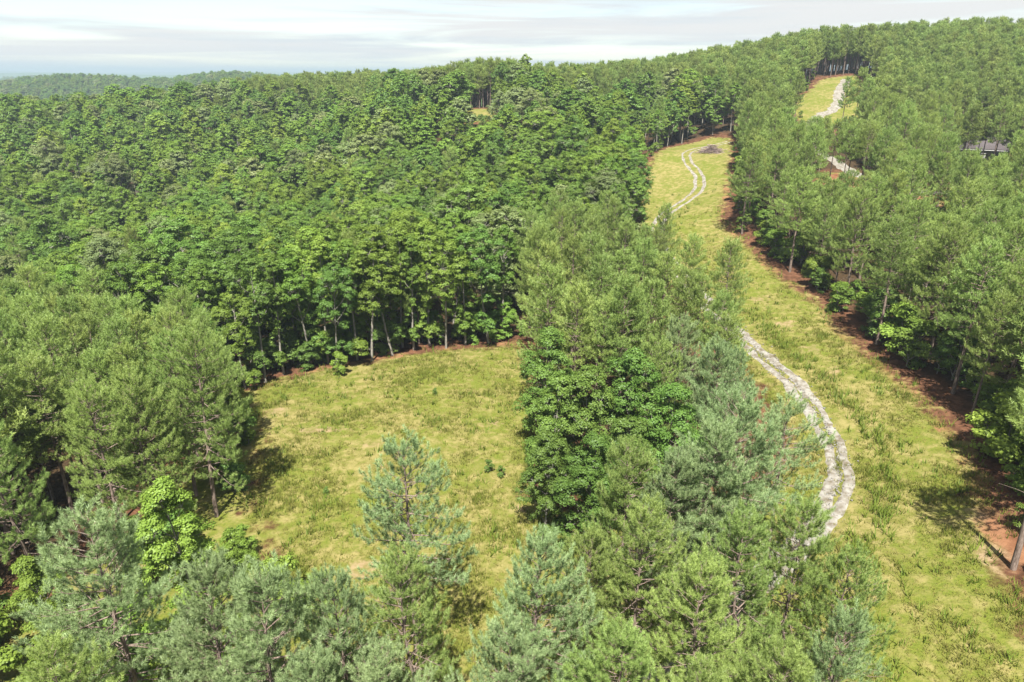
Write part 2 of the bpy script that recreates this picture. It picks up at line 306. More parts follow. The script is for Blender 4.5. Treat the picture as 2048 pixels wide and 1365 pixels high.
# ------------------------------------------------------------------ gravel roads
def resample(P, step):
    for _ in range(2):                                            # Chaikin smoothing
        Q = [P[0]]
        for a, b in zip(P[:-1], P[1:]): Q += [a * .75 + b * .25, a * .25 + b * .75]
        P = np.array(Q + [P[-1]])
    s = np.r_[0, np.cumsum(np.hypot(*np.diff(P, axis=0).T))]; t = np.arange(0, s[-1], step)
    return np.c_[np.interp(t, s, P[:, 0]), np.interp(t, s, P[:, 1])]
def strip(C, off, halfw, lift, jag, r):
    """ragged strip following a centreline; returns V,F"""
    t = norm(np.gradient(C, axis=0)); nn = np.c_[t[:, 1], -t[:, 0]]; m = len(C)
    sm = lambda q: np.convolve(q, np.ones(4) / 2, 'same'); wl = halfw * (1 + jag * sm(r.normal(size=m))); wr = halfw * (1 + jag * sm(r.normal(size=m)))
    cols = []
    for f in (-1, -.5, 0, .5, 1):
        w = np.where(f < 0, wl, wr) * f + off; cols.append(C + nn * np.asarray(w)[:, None])
    Vx = np.stack(cols, 1).reshape(-1, 2); z = H(Vx[:, 0], Vx[:, 1]) + lift
    cr = np.tile([-.05, 0.015, .03, 0.015, -.05], m); V = np.c_[Vx, z + cr]
    i = np.arange(m - 1)[:, None] * 5 + np.arange(4)[None]; i = i.ravel()
    return V, np.stack([i, i + 1, i + 6, i + 5], -1)
rr = np.random.default_rng(3)
RC = resample(ROAD, 0.6); yk = RC[:, 1]
split = int(np.argmax(yk > 88))
Vs, Fs, k0 = [], [], 0
for C, off, hw, jag in ((RC[:split + 1], -.60, .46, .34), (RC[:split + 1], .60, .46, .34), (RC[split:], -0.9, .36, .30), (RC[split:], 0.9, .36, .30)):
    hwv = np.full(len(C), hw)
    if hw < .4: hwv = hw * np.interp(C[:, 1], [165, 190], [1, .55])
    V, F = strip(C, off, hwv, .05, jag, rr); Vs.append(V); Fs.append(F + k0); k0 += len(V)
tag(link('gravel_track', mesh_np('gravel_track', np.concatenate(Vs), np.concatenate(Fs), M['gravel'], smooth=True)), kind='structure')
RC2 = resample(ROAD2, .8); V, F = strip(RC2, 0, 1.45, .05, .2, rr)
tag(link('gravel_road', mesh_np('gravel_road', V, F, M['gravel'], smooth=True)), kind='structure')

# loose white stones lying along the near track
cub = np.array([[-1,-1,-1],[1,-1,-1],[1,1,-1],[-1,1,-1],[-1,-1,1],[1,-1,1],[1,1,1],[-1,1,1]], float) * .5
cf = np.array([[0,3,2,1],[4,5,6,7],[0,1,5,4],[1,2,6,5],[2,3,7,6],[3,0,4,7]])
def stones(name, C, count, halfw, s0, s1, mat):
    r = np.random.default_rng(11); i = r.integers(0, len(C) - 1, count)
    t = norm(np.gradient(C, axis=0))[i]; nn = np.c_[t[:, 1], -t[:, 0]]
    p = C[i] + nn * (r.normal(size=count) * halfw)[:, None] + r.normal(size=(count, 2)) * .3
    s = s0 + (s1 - s0) * r.random(count) ** 2.5
    V = cub[None] * (1 + .45 * r.normal(size=(count, 8, 3)) * .5)
    V = V * s[:, None, None] * np.stack([np.ones(count), r.uniform(.6, 1.1, count), r.uniform(.4, .8, count)], -1)[:, None]
    a = r.random(count) * 6.28; ca, sa = np.cos(a)[:, None], np.sin(a)[:, None]
    V = np.stack([V[..., 0] * ca - V[..., 1] * sa, V[..., 0] * sa + V[..., 1] * ca, V[..., 2]], -1)
    V += np.c_[p, H(p[:, 0], p[:, 1]) + .06 + s * .15][:, None]
    F = cf[None] + (np.arange(count) * 8)[:, None, None]
    return link(name, mesh_np(name, V.reshape(-1, 3), F.reshape(-1, 4), mat))
tag(stones('gravel', RC[(yk > 30) & (yk < 100)], 3000, .50, .03, .15, M['stone']), 'loose white stones strewn over the near gravel track', 'gravel', kind='stuff')

# ------------------------------------------------------------------ tree generators
def pine_skeleton(seed, Ht=14.0, base=.38, R=2.6, sparse=1.0):
    r = np.random.default_rng(seed); tb = Tubes()
    zz = np.linspace(0, Ht * .985, 10); sway = r.normal(size=2) * .12; ph = r.random(2) * 6
    trunk = lambda z: np.array([sway[0] * math.sin(z * .25 + ph[0]) - sway[0] * math.sin(ph[0]), sway[1] * math.sin(z * .3 + ph[1]) - sway[1] * math.sin(ph[1]), z])
    tb.add([trunk(z) for z in zz], np.maximum(Ht * .0115 * (1 - (zz / Ht) * .93), .018), 7)
    SP, SD, BT = [], [], []
    z = Ht * base; az = r.random() * 6
    lobes = r.random(3) * 6.28
    while z < Ht * .985:
        t = max(0.0, (z / Ht - base) / (1 - base))
        for k in range(int(r.integers(3, 6) * sparse + .5)):
            az += 2.2 + r.normal() * .5
            L = R * min(1.0, .62 + 1.3 * t) * (1 - t) ** .62 * r.uniform(.6, 1.18) + .28
            L *= 1 + .18 * math.cos(az - lobes[0])
            el = math.radians(-4 + 52 * t ** 1.1 + r.normal() * 9)
            ns = max(4, int(L / .3)); s = np.linspace(0, 1, ns + 1)
            ang = el + (0.85 * s ** 2) * (1 - .5 * t) - .18 * np.sin(s * 3.1)
            step = L / ns; a2 = az + .25 * r.normal() * s
            d = np.c_[np.cos(ang) * np.cos(a2), np.cos(ang) * np.sin(a2), np.sin(ang)]
            P = trunk(z) + np.r_[[[0, 0, 0]], np.cumsum(d[:-1] * step, axis=0)]
            tb.add(P[::2] if len(P) > 5 else P, np.linspace(.012 + .012 * L, .006, len(P[::2] if len(P) > 5 else P)), 3)
            nt = max(2, int(L / .27)); sg = 1
            for q in range(nt):
                u = .26 + .74 * (q + r.random()) / nt; f = u * ns; i = min(int(f), ns - 1)
                p = P[i] * (1 - f + i) + P[i + 1] * (f - i); dd = d[i]; sg = -sg
                side = np.array([-dd[1], dd[0], 0]) * sg
                tw = norm(dd * r.uniform(.4, 1) + side * r.uniform(.5, 1.1) + np.array([0, 0, r.uniform(.05, .6)]))
                tl = r.uniform(.25, .62) * (1.15 - .45 * u) * (1 + .25 * min(L, 2))
                if L > .8: BT.append((p, p + tw * tl))
                for w in ((.45, 1.0) if tl > .5 else (1.0,)):
                    SP.append(p + tw * tl * w + r.normal(size=3) * .03); SD.append(norm(tw * .8 + np.array([0, 0, r.uniform(.45, 1.3)]) + r.normal(size=3) * .18))
            SP.append(P[-1]); SD.append(norm(d[-1] + np.array([0, 0, .5])))
        z += r.uniform(.34, .58) * (1.1 - .35 * t)
    for q in range(6): SP.append(trunk(Ht * .985) - np.array([0, 0, q * .1])); SD.append(norm(r.normal(size=3) * .25 + np.array([0, 0, 1])))
    # a few dead stubs under the crown
    for q in range(int(r.integers(4, 10))):
        z0 = Ht * base * r.uniform(.45, 1.0); a = r.random() * 6.28; L = r.uniform(.5, 1.7); e = r.uniform(-.25, .3)
        dv = np.array([math.cos(a) * math.cos(e), math.sin(a) * math.cos(e), math.sin(e)])
        tb.add([trunk(z0), trunk(z0) + dv * L * .5, trunk(z0) + dv * L + np.array([0, 0, -.1])], [.022, .014, .006], 3)
    return tb, np.array(SP), np.array(SD), BT

def needles(seed, SP, SD, per, ln, wd, shoot=.30, keep=1.0):
    r = np.random.default_rng(seed + 999)
    if keep < 1: k = r.random(len(SP)) < keep; SP, SD = SP[k], SD[k]
    N = len(SP) * per; P = np.repeat(SP, per, 0); D = np.repeat(SD, per, 0)
    s = r.random(N); rad = r.normal(size=(N, 3)); rad -= (rad * D).sum(-1, keepdims=True) * D; rad = norm(rad)
    sp = .42 + .80 * (1 - s) ; nd_ = norm(D * .75 + rad * sp[:, None])
    b = P + D * ((s - .35) * shoot)[:, None]; L = ln * r.uniform(.7, 1.15, N)
    sd_ = norm(np.cross(nd_, r.normal(size=(N, 3))))
    w = wd * .5
    V = np.stack([b - sd_ * w, b + sd_ * w, b + nd_ * L[:, None] + sd_ * w * .25], 1).reshape(-1, 3)
    F = np.arange(N * 3).reshape(-1, 3)
    ts = np.repeat(r.random(len(SP)), per) * .55 + r.random(N) * .45
    return V, F, np.repeat(ts, 3)

def make_pine(seed, lod, mat, Ht=14.0, base=.38, R=2.6, sparse=1.0):
    tb, SP, SD, BT = pine_skeleton(seed, Ht, base, R, sparse)
    if lod == 0:
        for a, b in BT: tb.add([a, b], [.010, .005], 3)
        V, F, T = needles(seed, SP, SD, 84, .205, .0185, .40)
    elif lod == 1: V, F, T = needles(seed, SP, SD, 30, .24, .040, .42)
    else: V, F, T = needles(seed, SP, SD, 10, .38, .095, .52, 1.0)
    return (tb.mesh('pine_trunk', M['bark_pine']), mesh_np('pine_crown', V, F, M[mat], T), Ht)

def make_hardwood(seed, lod, mat, Ht=16.0, base=.36, R=3.4, nl=9, low=0.0, conic=0.0):
    r = np.random.default_rng(seed + 5000); tb = Tubes()
    lean = r.normal(size=2) * .03; fork = Ht * (base + .12)
    trunk = lambda z: np.array([lean[0] * z + .15 * math.sin(z * .35 + seed), lean[1] * z + .12 * math.sin(z * .3 + seed * 2), z])
    zz = np.linspace(0, Ht * .86, 9); tb.add([trunk(z) for z in zz], np.maximum(Ht * .0105 * (1 - .9 * zz / Ht / .9), .02), 7)
    lob = [];
    for i in range(nl):
        t = i / (nl - 1); a = i * 2.4 + r.normal() * .4
        rad = R * .66 * math.sqrt(max(0.0, 1 - t ** 2.6)) * r.uniform(.8, 1.12) * (1 - conic * .5 * t) * (.72 + .28 * min(1, t * 3))
        rl = R * r.uniform(.36, .52) * (1 - .28 * t) * (1 - .35 * conic * t)
        zt = Ht * (base + (1 - base) * (.30 + .70 * t ** .72)) - r.random() * .8
        zc = zt - 1.3 * rl
        c = trunk(zc) + np.array([math.cos(a) * rad, math.sin(a) * rad, 0])
        lob.append((c, rl))
        z0 = max(Ht * base * .7, zc - rad * r.uniform(.7, 1.2) - .5); p0 = trunk(min(z0, Ht * .84)); mid = p0 * .45 + c * .55 + np.array([0, 0, -.12 * rad])
        tb.add([p0, mid, c], [.03 + .022 * rl, .03 + .01 * rl, .012], 4)
    if low > 0:
        for i in range(int(low)):
            zc = Ht * base * r.uniform(.25, .95); a = r.random() * 6.28; rad = R * r.uniform(.25, .6)
            c = trunk(zc) + np.array([math.cos(a) * rad, math.sin(a) * rad, 0]); lob.append((c, R * r.uniform(.16, .28)))
            tb.add([trunk(zc - .3), c], [.03, .01], 3)
    CC, CR, CD = [], [], []
    for c, rl in lob:
        m = int(8 + 13 * rl)
        d = norm(r.normal(size=(m, 3))); d[:, 2] = np.where(d[:, 2] < -.45, -d[:, 2], d[:, 2])
        q = c + d * rl * r.uniform(.72, 1.05, (m, 1)) * np.array([1, 1, 1.3]); CC.append(q); CD.append(d); CR.append(r.uniform(.28, .56, m) * (.6 + .25 * rl))
        for j in range(0, m, 2): tb.add([c, q[j]], [.02, .006], 3)
    CC = np.concatenate(CC); CR = np.concatenate(CR); CD = np.concatenate(CD)
    per, size, keep = {0: (125, .145, 1), 1: (98, .17, 1), 2: (30, .35, 1)}[lod]
    k = r.random(len(CC)) < keep; CC, CR, CD = CC[k], CR[k], CD[k]
    cnt = np.maximum((per * (CR / .5) ** 1.6).astype(int), 5); ix = np.repeat(np.arange(len(CC)), cnt); N = len(ix)
    d = norm(r.normal(size=(N, 3))); d[:, 2] = np.where(d[:, 2] < -.25, -d[:, 2] * .6, d[:, 2])
    P = CC[ix] + d * (CR[ix] * r.uniform(.45, 1.12, N))[:, None] * np.array([1.05, 1.05, .95])
    nn = norm(CD[ix] * .7 + d * .65 + np.array([0, 0, .3]) + r.normal(size=(N, 3)) * .42)
    u = norm(np.cross(nn, r.normal(size=(N, 3)))); v = np.cross(nn, u); S = (size * r.uniform(.65, 1.25, N))[:, None]
    V = np.stack([P - u * S * .55, P + v * S * .38 - u * S * .05 + nn * S * .09, P + u * S * .55, P - v * S * .38 - u * S * .05 + nn * S * .09], 1)
    T = np.repeat(np.clip(r.random(len(CC))[ix] * .5 + r.random(N) * .5, 0, 1), 4)
    return (tb.mesh('hardwood_trunk', M['bark_hw']), mesh_np('hardwood_crown', V.reshape(-1, 3), np.arange(N * 4).reshape(-1, 4), M[mat], T), Ht)

LIB = {}
LIB['pine0'] = [make_pine(10 + i, 0, m, h, b, R, s) for i, (m, h, b, R, s) in enumerate([('pine_blue', 14, .34, 3.5, 1.05), ('pine_blue', 13.5, .32, 3.1, 1.1), ('pine_blue', 14.2, .38, 3.5, .68), ('pine_green', 13.5, .30, 3.2, 1.05), ('pine_green', 13, .34, 3.4, 1.0), ('pine_blue', 13, .32, 2.7, 1.15)])]
LIB['pine1'] = [make_pine(30 + i, 1, m, h, b, R, s) for i, (m, h, b, R, s) in enumerate([('pine_green', 14, .40, 2.8, 1.0), ('pine_green', 14.5, .44, 2.9, .95), ('pine_far', 13.5, .42, 2.6, 1.0), ('pine_green', 14, .36, 3.0, 1.0), ('pine_far', 14.5, .46, 2.7, 1.0), ('pine_green', 14.6, .62, 2.5, .95)])]
LIB['pine2'] = [make_pine(50 + i, 2, 'pine_far', h, b, R, s) for i, (h, b, R, s) in enumerate([(14, .45, 2.5, 1.0), (14.5, .48, 2.6, .95), (13.5, .42, 2.4, 1.0), (14, .5, 2.3, .95)])]
LIB['hw0'] = [make_hardwood(70 + i, 0, m, h, b, R, nl, lo, cn) for i, (m, h, b, R, nl, lo, cn) in enumerate([('hw_dark', 12, .06, 2.9, 15, 3, .2), ('hw_dark', 11, .05, 2.8, 14, 3, .1), ('hw_dark', 12.5, .08, 3.0, 15, 3, .3), ('hw_light', 11, .05, 2.5, 15, 3, .45)])]
LIB['hw1'] = [make_hardwood(90 + i, 1, m, h, b, R, nl, lo, cn) for i, (m, h, b, R, nl, lo, cn) in enumerate([('hw_mid', 16, .32, 3.7, 12, 5, 0), ('hw_dark', 15.5, .28, 3.6, 12, 6, 0), ('hw_mid', 16.5, .36, 3.2, 11, 4, .25), ('hw_grey', 15.5, .32, 3.8, 12, 5, 0), ('hw_light', 15, .28, 3.0, 11, 5, .4), ('hw_dark', 16, .26, 4.0, 13, 6, 0), ('hw_mid', 16, .44, 3.3, 11, 5, 0), ('hw_dark', 16, .46, 3.2, 10, 5, .1), ('hw_mid', 17, .44, 2.3, 10, 8, .2)])]
LIB['hw2'] = [make_hardwood(110 + i, 2, m, h, b, R, nl, 0, cn) for i, (m, h, b, R, nl, cn) in enumerate([('hw_mid', 16, .34, 3.8, 11, 0), ('hw_dark', 15.5, .34, 3.6, 11, 0), ('hw_mid', 16.5, .34, 3.2, 10, .3), ('hw_grey', 15.5, .34, 3.9, 11, 0), ('hw_light', 15, .32, 3.0, 11, .45), ('hw_dark', 16, .32, 4.1, 12, 0)])]
LIB['shrub'] = [make_hardwood(130 + i, 1, m, h, b, R, nl, 0, cn) for i, (m, h, b, R, nl, cn) in enumerate([('hw_mid', 5, .16, 1.7, 8, .2), ('hw_light', 4.2, .14, 1.5, 7, .3), ('hw_mid', 6.5, .22, 1.8, 8, .3), ('hw_dark', 5.5, .12, 1.9, 8, .1)])]

def plant(name, lib, k, x, y, h, label, cat, group=None, rot=None, wide=1.0, dz=0.0):
    tr, cr, H0 = LIB[lib][k % len(LIB[lib])]; s = h / H0
    e = bpy.data.objects.new(name, None); COL.link(e); e.empty_display_size = .5
    e.location = (x, y, Hs(x, y) - .12 + dz); e.scale = (s * wide, s * wide, s); e.rotation_euler = (0, 0, random.random() * 6.28 if rot is None else rot)
    tag(e, label, cat, group)
    link('trunk', tr, e); c = link('crown', cr, e)
    return e

# ------------------------------------------------------------------ hand-placed trees
HAND = []            # (x, y, exclusion radius)
def P_(x, y, h, k, label, lib='pine0', wide=1.0, ex=2.2, name='pine_tree', cat='pine tree', group=None, rot=None):
    HAND.append((x, y, ex)); return plant(name, lib, k, x, y, h, label, cat, group, rot, wide)
P_(-18.6, 25.3, 14.5, 0, 'broad pale blue-green pine in the bottom left corner, grey trunk showing through', wide=1.12)
P_(-12.6, 22.4, 14.0, 1, 'bushy blue-green pine top at the bottom, between corner pine and narrow dark pine')
P_(-10.0, 21.2, 14.3, 5, 'blue-green pine top crowding the right side of the bushy bottom pine')
P_(-7.3, 22.4, 13.0, 5, 'narrow dark blue-green pine top at the bottom edge left of centre', wide=.85)
P_(-5.7, 31.3, 14.5, 2, 'tall open pine standing before the field, bare dark trunk and sparse limbs', wide=1.12)
P_(-4.2, 24.4, 12.5, 3, 'dense green pine directly in front of the tall open pine')
P_(1.1, 24.3, 13.5, 1, 'pointed blue-green pine at the bottom centre, right of the bare patch', wide=.95)
P_(-.3, 21.4, 11.5, 0, 'low blue-green pine top on the bottom edge at centre')
P_(6.0, 26.1, 13.0, 3, 'mid-green pine at bottom, between pointed centre pine and big pale pine')
P_(6.6, 33.3, 12.5, 4, 'pale pine just below the dark hardwood clump')
P_(8.7, 31.6, 13.0, 1, 'bushy pine between the dark hardwood clump and the big pale pine')
P_(12.7, 33.0, 15.5, 0, 'big pale blue-green pine with rounded top beside the gravel bend', wide=1.08)
P_(10.9, 32.0, 14.3, 5, 'pine hugging the left flank of the big pale pine')
P_(17.2, 37.6, 13.0, 2, 'sparse pine whose branch tips hang over the gravel bend', wide=1.1)
P_(13.9, 27.6, 12.0, 4, 'green pine under the right flank of the big pale pine')
P_(8.8, 23.3, 12.0, 3, 'green pine low at the bottom, below the big pale pine')
P_(13.4, 21.5, 11.0, 5, 'small dark pine leader at the bottom right beside the grass', wide=.85)
P_(4.3, 20.8, 11.5, 4, 'pine top cut by the bottom edge, right of the pointed centre pine')
P_(7.2, 19.6, 11.3, 3, 'yellowish-green pine top cut by the bottom edge below the big pale pine')
P_(-18.3, 20.3, 11.5, 4, 'yellow-green pine top in the very bottom left corner')
P_(-7.7, 19.7, 11.8, 1, 'pine top cut by the bottom edge under the narrow dark pine')
P_(-4.9, 20.0, 11.3, 0, 'pine top cut by the bottom edge under the dense green pine')
P_(10.3, 19.6, 11.3, 4, 'pine top cut by the bottom edge left of the small dark leader')
P_(11.6, 26.4, 12.2, 3, 'green pine low between the big pale pine and the bottom edge')
P_(3.6, 27.6, 11.0, 4, 'short green pine behind the pointed centre pine')
P_(15.8, 25.0, 10.5, 3, 'short green pine beside the grass at the lower right')
P_(-9.6, 26.6, 9.5, 4, 'short pale green pine behind the narrow dark pine')
hwk = dict(lib='hw0', name='hardwood_tree', cat='hardwood tree')
P_(-20.5, 34.7, 11.0, 3, 'bright green leafy hardwood at the lower left, beside the field corner', **hwk)
P_(-17.6, 34.6, 7.0, 3, 'small yellow-green leafy tree at the right foot of the bright hardwood', **hwk)
P_(-27.0, 31.0, 8.0, 3, 'yellow-green leafy tree on the left edge behind the corner pine', **hwk)
P_(-14.9, 35.1, 4.5, 1, 'little bright sapling alone at the edge of the field grass', lib='shrub', name='sapling', cat='sapling')
P_(-18.0, 27.0, 6.5, 3, 'leafy green tree low between the corner pine and the bushy bottom pine', **hwk)
P_(-25.0, 36.5, 6.5, 1, 'dark leafy tree in the shade behind the corner pine', **hwk)
for i, (x, y, h, k, t) in enumerate([(2.9, 55.2, 12.5, 2, 'tallest, palest hardwood of the central clump, at its far left corner'), (6.0, 48.3, 12.0, 0, 'dark hardwood in the middle of the central clump'), (9.6, 48.5, 13.0, 2, 'dark round-topped hardwood on the right of the central clump'), (11.6, 44.3, 11.5, 1, 'dark hardwood at the right end of the central clump, beside pine limbs'), (3.2, 49.5, 10.5, 1, 'dark hardwood on the left flank of the central clump facing the field'), (2.7, 43.2, 9.0, 0, 'low dark hardwood at the near left corner of the central clump'), (5.4, 41.4, 9.2, 1, 'low dark hardwood at the near foot of the central clump'), (8.3, 43.4, 10.0, 0, 'dark hardwood in front right of the central clump, above the pale pine')]):
    P_(x, y, h, k, t, wide=1.05, **hwk)
for x, y, h, k, t in [(13.5, 62.1, 14, 3, 'pine behind the round-topped hardwood of the central clump'), (14.1, 53.9, 13, 0, 'yellowish pine right behind the central hardwood clump'), (15.6, 47.0, 13.5, 1, 'light green open-branched pine between the hardwood clump and the gravel'), (10.8, 62.4, 13.5, 2, 'dull green pine right behind the palest clump hardwood'), (15.1, 76.3, 14, 3, 'bushy pine in the middle of the central pine strip'), (14.0, 98.5, 15, 4, 'tall pine with pointed top at the back of the central strip'), (6.1, 97.6, 15, 1, 'tall pine at the back left of the central strip beside the hardwoods'), (2.3, 86.3, 15.5, 5, 'tall pine with a long bare grey trunk at the field corner'), (21.2, 94.0, 13.2, 0, 'narrow pine pair top rising where the track dips out of view'), (21.6, 79.5, 13, 3, 'pine left of the hidden track, midway along the strip'), (24.2, 73.8, 13.6, 1, 'slim open pine standing alone at the track edge, grass behind it'), (9.6, 83.4, 15, 0, 'pine rising behind the field corner, left in the central strip'), (6.8, 66.0, 13, 2, 'pine just behind the far left corner of the hardwood clump'), (18.3, 67.8, 13, 3, 'pale pine near the track in the central strip'), (11.9, 51.6, 12, 4, 'short pine squeezed behind the right end of the hardwood clump'), (19.6, 58.2, 11.5, 1, 'open pine hanging over the gravel above the big pale pine'), (20.4, 63.0, 12, 3, 'light pine covering the middle of the gravel track'), (19.6, 67.6, 12, 0, 'light pine beside the track behind the slim open pine'), (18.6, 51.5, 11, 1, 'short pale pine left of the gravel, above the bend')]:
    P_(x, y, h, k, t, lib='pine1' if y > 58 else 'pine0')
for x, y, h, k, t in [(31.7, 34.9, 15.5, 5, 'leaning grey-trunked pine at the right edge above bare red soil'), (42.3, 59.1, 14.5, 1, 'pine with a lit grey trunk on the right bank, nearest the corner tree'), (41.5, 72.2, 14.5, 4, 'pine with straight bare trunk midway along the right bank'), (41.6, 98.9, 15, 1, 'pine with bare trunk at the red bank opposite the slim pine'), (39.9, 117.0, 15, 0, 'dark pine at the far end of the right bank beside the track'), (39.0, 43.5, 14.5, 3, 'large pale pine filling the right edge behind the leaning pine'), (44.5, 49.5, 15, 0, 'tall pale pine on the right edge uphill of the bank')]:
    P_(x, y, h, k, t, lib='pine1', wide=1.15)
for x, y, h, k, t in [(45.2, 56.5, 14.6, 4, 'big pale pine at the right edge, above the lit grey trunk'), (47.5, 63.0, 15.2, 3, 'big pale pine at the right edge, one row uphill'), (44.6, 67.2, 14.4, 4, 'pale bushy pine between the two bare trunks of the right bank'), (50.4, 71.5, 15.2, 4, 'tall pale pine on the right edge, two rows uphill'), (45.6, 78.0, 14.6, 3, 'pale broad pine behind the midway bare trunk of the right bank'), (44.4, 86.5, 14.4, 4, 'pale broad pine on the right bank, opposite the slim pine')]:
    P_(x, y, h, k, t, lib='pine0', wide=1.1, ex=2.8)
for i, (x, y, h, k, t) in enumerate([(-30.6, 70.6, 12, 1, 'twin-looking slim trunk at the left end of the field edge'), (-28.7, 72.4, 16, 2, 'hardwood with long pale trunk, second from the left of the field edge'), (-24.6, 76.7, 15, 1, 'dark hardwood with bent trunk above the red soil gap'), (-21.2, 75.6, 14, 0, 'slender straight hardwood beside the red soil gap'), (-17.2, 77.8, 17, 2, 'big hardwood with thick forked pale trunk on the field edge'), (-15.1, 79.4, 16, 0, 'hardwood with straight white trunk right of the thick forked one'), (-8.3, 80.9, 15.5, 3, 'hardwood with thin trunk at the middle of the field edge'), (-3.1, 81.9, 16.5, 2, 'hardwood with pale double trunk near the right end of the field edge')]):
    P_(x, y, h, 6 + i % 2, t, lib='hw1', name='hardwood_tree', cat='hardwood tree')
for i, (x, y) in enumerate([(-27.2, 74.6), (-22.6, 77.6), (-19.4, 78.2), (-12.4, 80.9), (-10.6, 82.4), (-6.0, 82.0), (-1.2, 83.2), (-14.0, 82.0)]):
    P_(x, y, 15.5 + 1.7 * ((i * 37) % 10) / 10, 8, ['first', 'second', 'third', 'fifth', 'sixth', 'seventh', 'last', 'fourth'][i] + ' slim pale-stemmed hardwood from the left, tucked behind the field edge trunks', lib='hw1', name='hardwood_tree', cat='hardwood tree', ex=1.6, group='slim hardwoods of the field edge')
for i, (x, y, h, k, t) in enumerate([(24.3, 145.5, 16.5, 1, 'tall hardwood with bare trunk left of the track, by its lower curve'), (45.9, 206.0, 16, 0, 'hardwood with bare trunk left behind the hilltop track'), (51.8, 209.8, 17, 2, 'hardwood with white trunk behind the brush pile'), (59.9, 211.0, 16, 1, 'slim pole-like hardwood right behind the brush pile')]):
    P_(x, y, h, 6 + i % 2, t, lib='hw1', name='hardwood_tree', cat='hardwood tree')

for i, (x, y) in enumerate([(57.2, 119.6), (58.6, 121.4), (59.6, 118.9), (61.4, 121.0), (56.2, 122.6), (62.6, 123.5)]):
    P_(x, y, 14.5 + .3 * (i % 3), 5, ['third', 'fourth', 'fifth', 'sixth', 'first', 'last'][i] + ' bare-trunked pine from the left, before the orange soil', lib='pine1', ex=3.4, group='bare-trunked pines before the orange soil')

for x, y, h, k, t in [(-26.2, 42.0, 13.6, 3, 'pine on the near corner of the left stand, crown over the field'), (-26.4, 48.4, 14.2, 4, 'pine on the field side of the left stand, second from the near corner'), (-28.6, 54.0, 14.0, 3, 'pine on the field side of the left stand, third from the near corner'), (-31.2, 60.5, 14.2, 4, 'pine on the field side of the left stand, next to the hardwood edge'), (-28.4, 41.0, 13.5, 4, 'pine inside the near corner of the left stand'), (-32.5, 37.5, 13.8, 3, 'pine on the left picture edge behind the yellow-green leafy tree')]:
    P_(x, y, h, k, t, lib='pine0')
_bl = [(-22.5, 31.5), (-25.5, 27.5), (-22, 37.5), (-19.5, 40.2), (-24.2, 40), (-15.5, 31), (-14.8, 28.5), (-29, 34), (-30.5, 29.5), (-21.5, 28.5), (-27.5, 24.5), (-23, 23.5), (-15.5, 24.5), (-19.2, 31), (-33, 33)]
_od = sorted(range(15), key=lambda i: _bl[i][0] / _bl[i][1])
SH = {i: ('%s leafy shrub from the left, low among the bottom left trees' % (['first', 'second', 'third', 'fourth', 'fifth', 'sixth', 'seventh', 'eighth', 'ninth', 'tenth', 'eleventh', 'twelfth', 'thirteenth', 'fourteenth', 'last'][q])) for q, i in enumerate(_od)}
for i, (x, y, h, k) in enumerate([(-22.5, 31.5, 4.5, 0), (-25.5, 27.5, 4, 2), (-22, 37.5, 4, 1), (-19.5, 40.2, 3, 0), (-24.2, 40, 5, 3), (-15.5, 31, 3.5, 1), (-14.8, 28.5, 4, 0), (-29, 34, 5, 2), (-30.5, 29.5, 5, 1), (-21.5, 28.5, 5, 3), (-27.5, 24.5, 4, 0), (-23, 23.5, 4, 2), (-15.5, 24.5, 4, 1), (-19.2, 31, 4, 0), (-33, 33, 5, 3)]):
    plant('shrub', 'shrub', k, x, y, h, SH[i], 'shrub', 'shrubs at the bottom left', wide=1.2)

# ------------------------------------------------------------------ scattered forest
def hexpts(x0, x1, y0, y1, s, jit, r):
    ys = np.arange(y0, y1, s * .866); out = []
    for i, yy in enumerate(ys):
        xs = np.arange(x0 + (i % 2) * s * .5, x1, s); out.append(np.c_[xs, np.full(len(xs), yy)])
    P = np.concatenate(out); return P + r.uniform(-jit, jit, P.shape) * s
PB = np.array([[-400, 520], [-130, 330], [-115, 300], [-82, 283], [-59, 262], [-25, 240], [-10, 236], [12, 240], [39, 252], [53, 246], [66, 205], [70, 190], [400, 190]])
LP = np.array([[-400, 320], [-72, 90], [-56, 80], [-40, 67], [-29, 58], [-22, 52], [-10, 20]])
def is_pine(x, y, r):
    redge = np.interp(y, REDGE[::-1, 1], REDGE[::-1, 0])
    p = np.full(len(x), .035)
    p = np.where((x < -20) & (y < np.interp(x, LP[:, 0], LP[:, 1])), .93, p)
    p = np.where(y > np.interp(x, PB[:, 0], PB[:, 1]), .96, p)
    p = np.where((x > redge - 2) & (y < 200) & (x > 28), .86, p)
    p = np.where((x > 1) & (x < 26) & (y < 104) & (y > 55), .82, p)
    return r.random(len(x)) < p
# young regrowth: lower trees around the clearings and the upper road (polygon, then tree height along y)
YOUNG = [(np.array(a), b, c) for a, b, c in (
    ([[35, 79], [40.5, 77], [60, 117], [53, 122]], [78, 107, 113, 118, 124], [13.5, 12, 10, 8, 6]),
    ([[46.5, 79], [50, 76], [73, 112], [66, 114]], [76, 88, 97, 104, 112], [13.5, 12, 10, 8, 6]),
    ([[50, 128], [60, 125], [92, 190], [74, 197]], [128, 146, 164, 177, 186, 200], [14, 12, 10, 8, 6, 4]),
    ([[70.5, 109], [75.5, 107], [107, 153], [99, 159]], [108, 118, 127, 137, 148, 160], [14, 12, 10, 8, 6, 4]),
    ([[-14, 183], [-5, 179], [-5, 222], [-15, 222]], [180, 200, 220], [13, 8, 3.5]),
    ([[16, 92], [23.5, 76], [27, 120], [23, 126]], [80, 100, 120], [13, 10, 6]))]
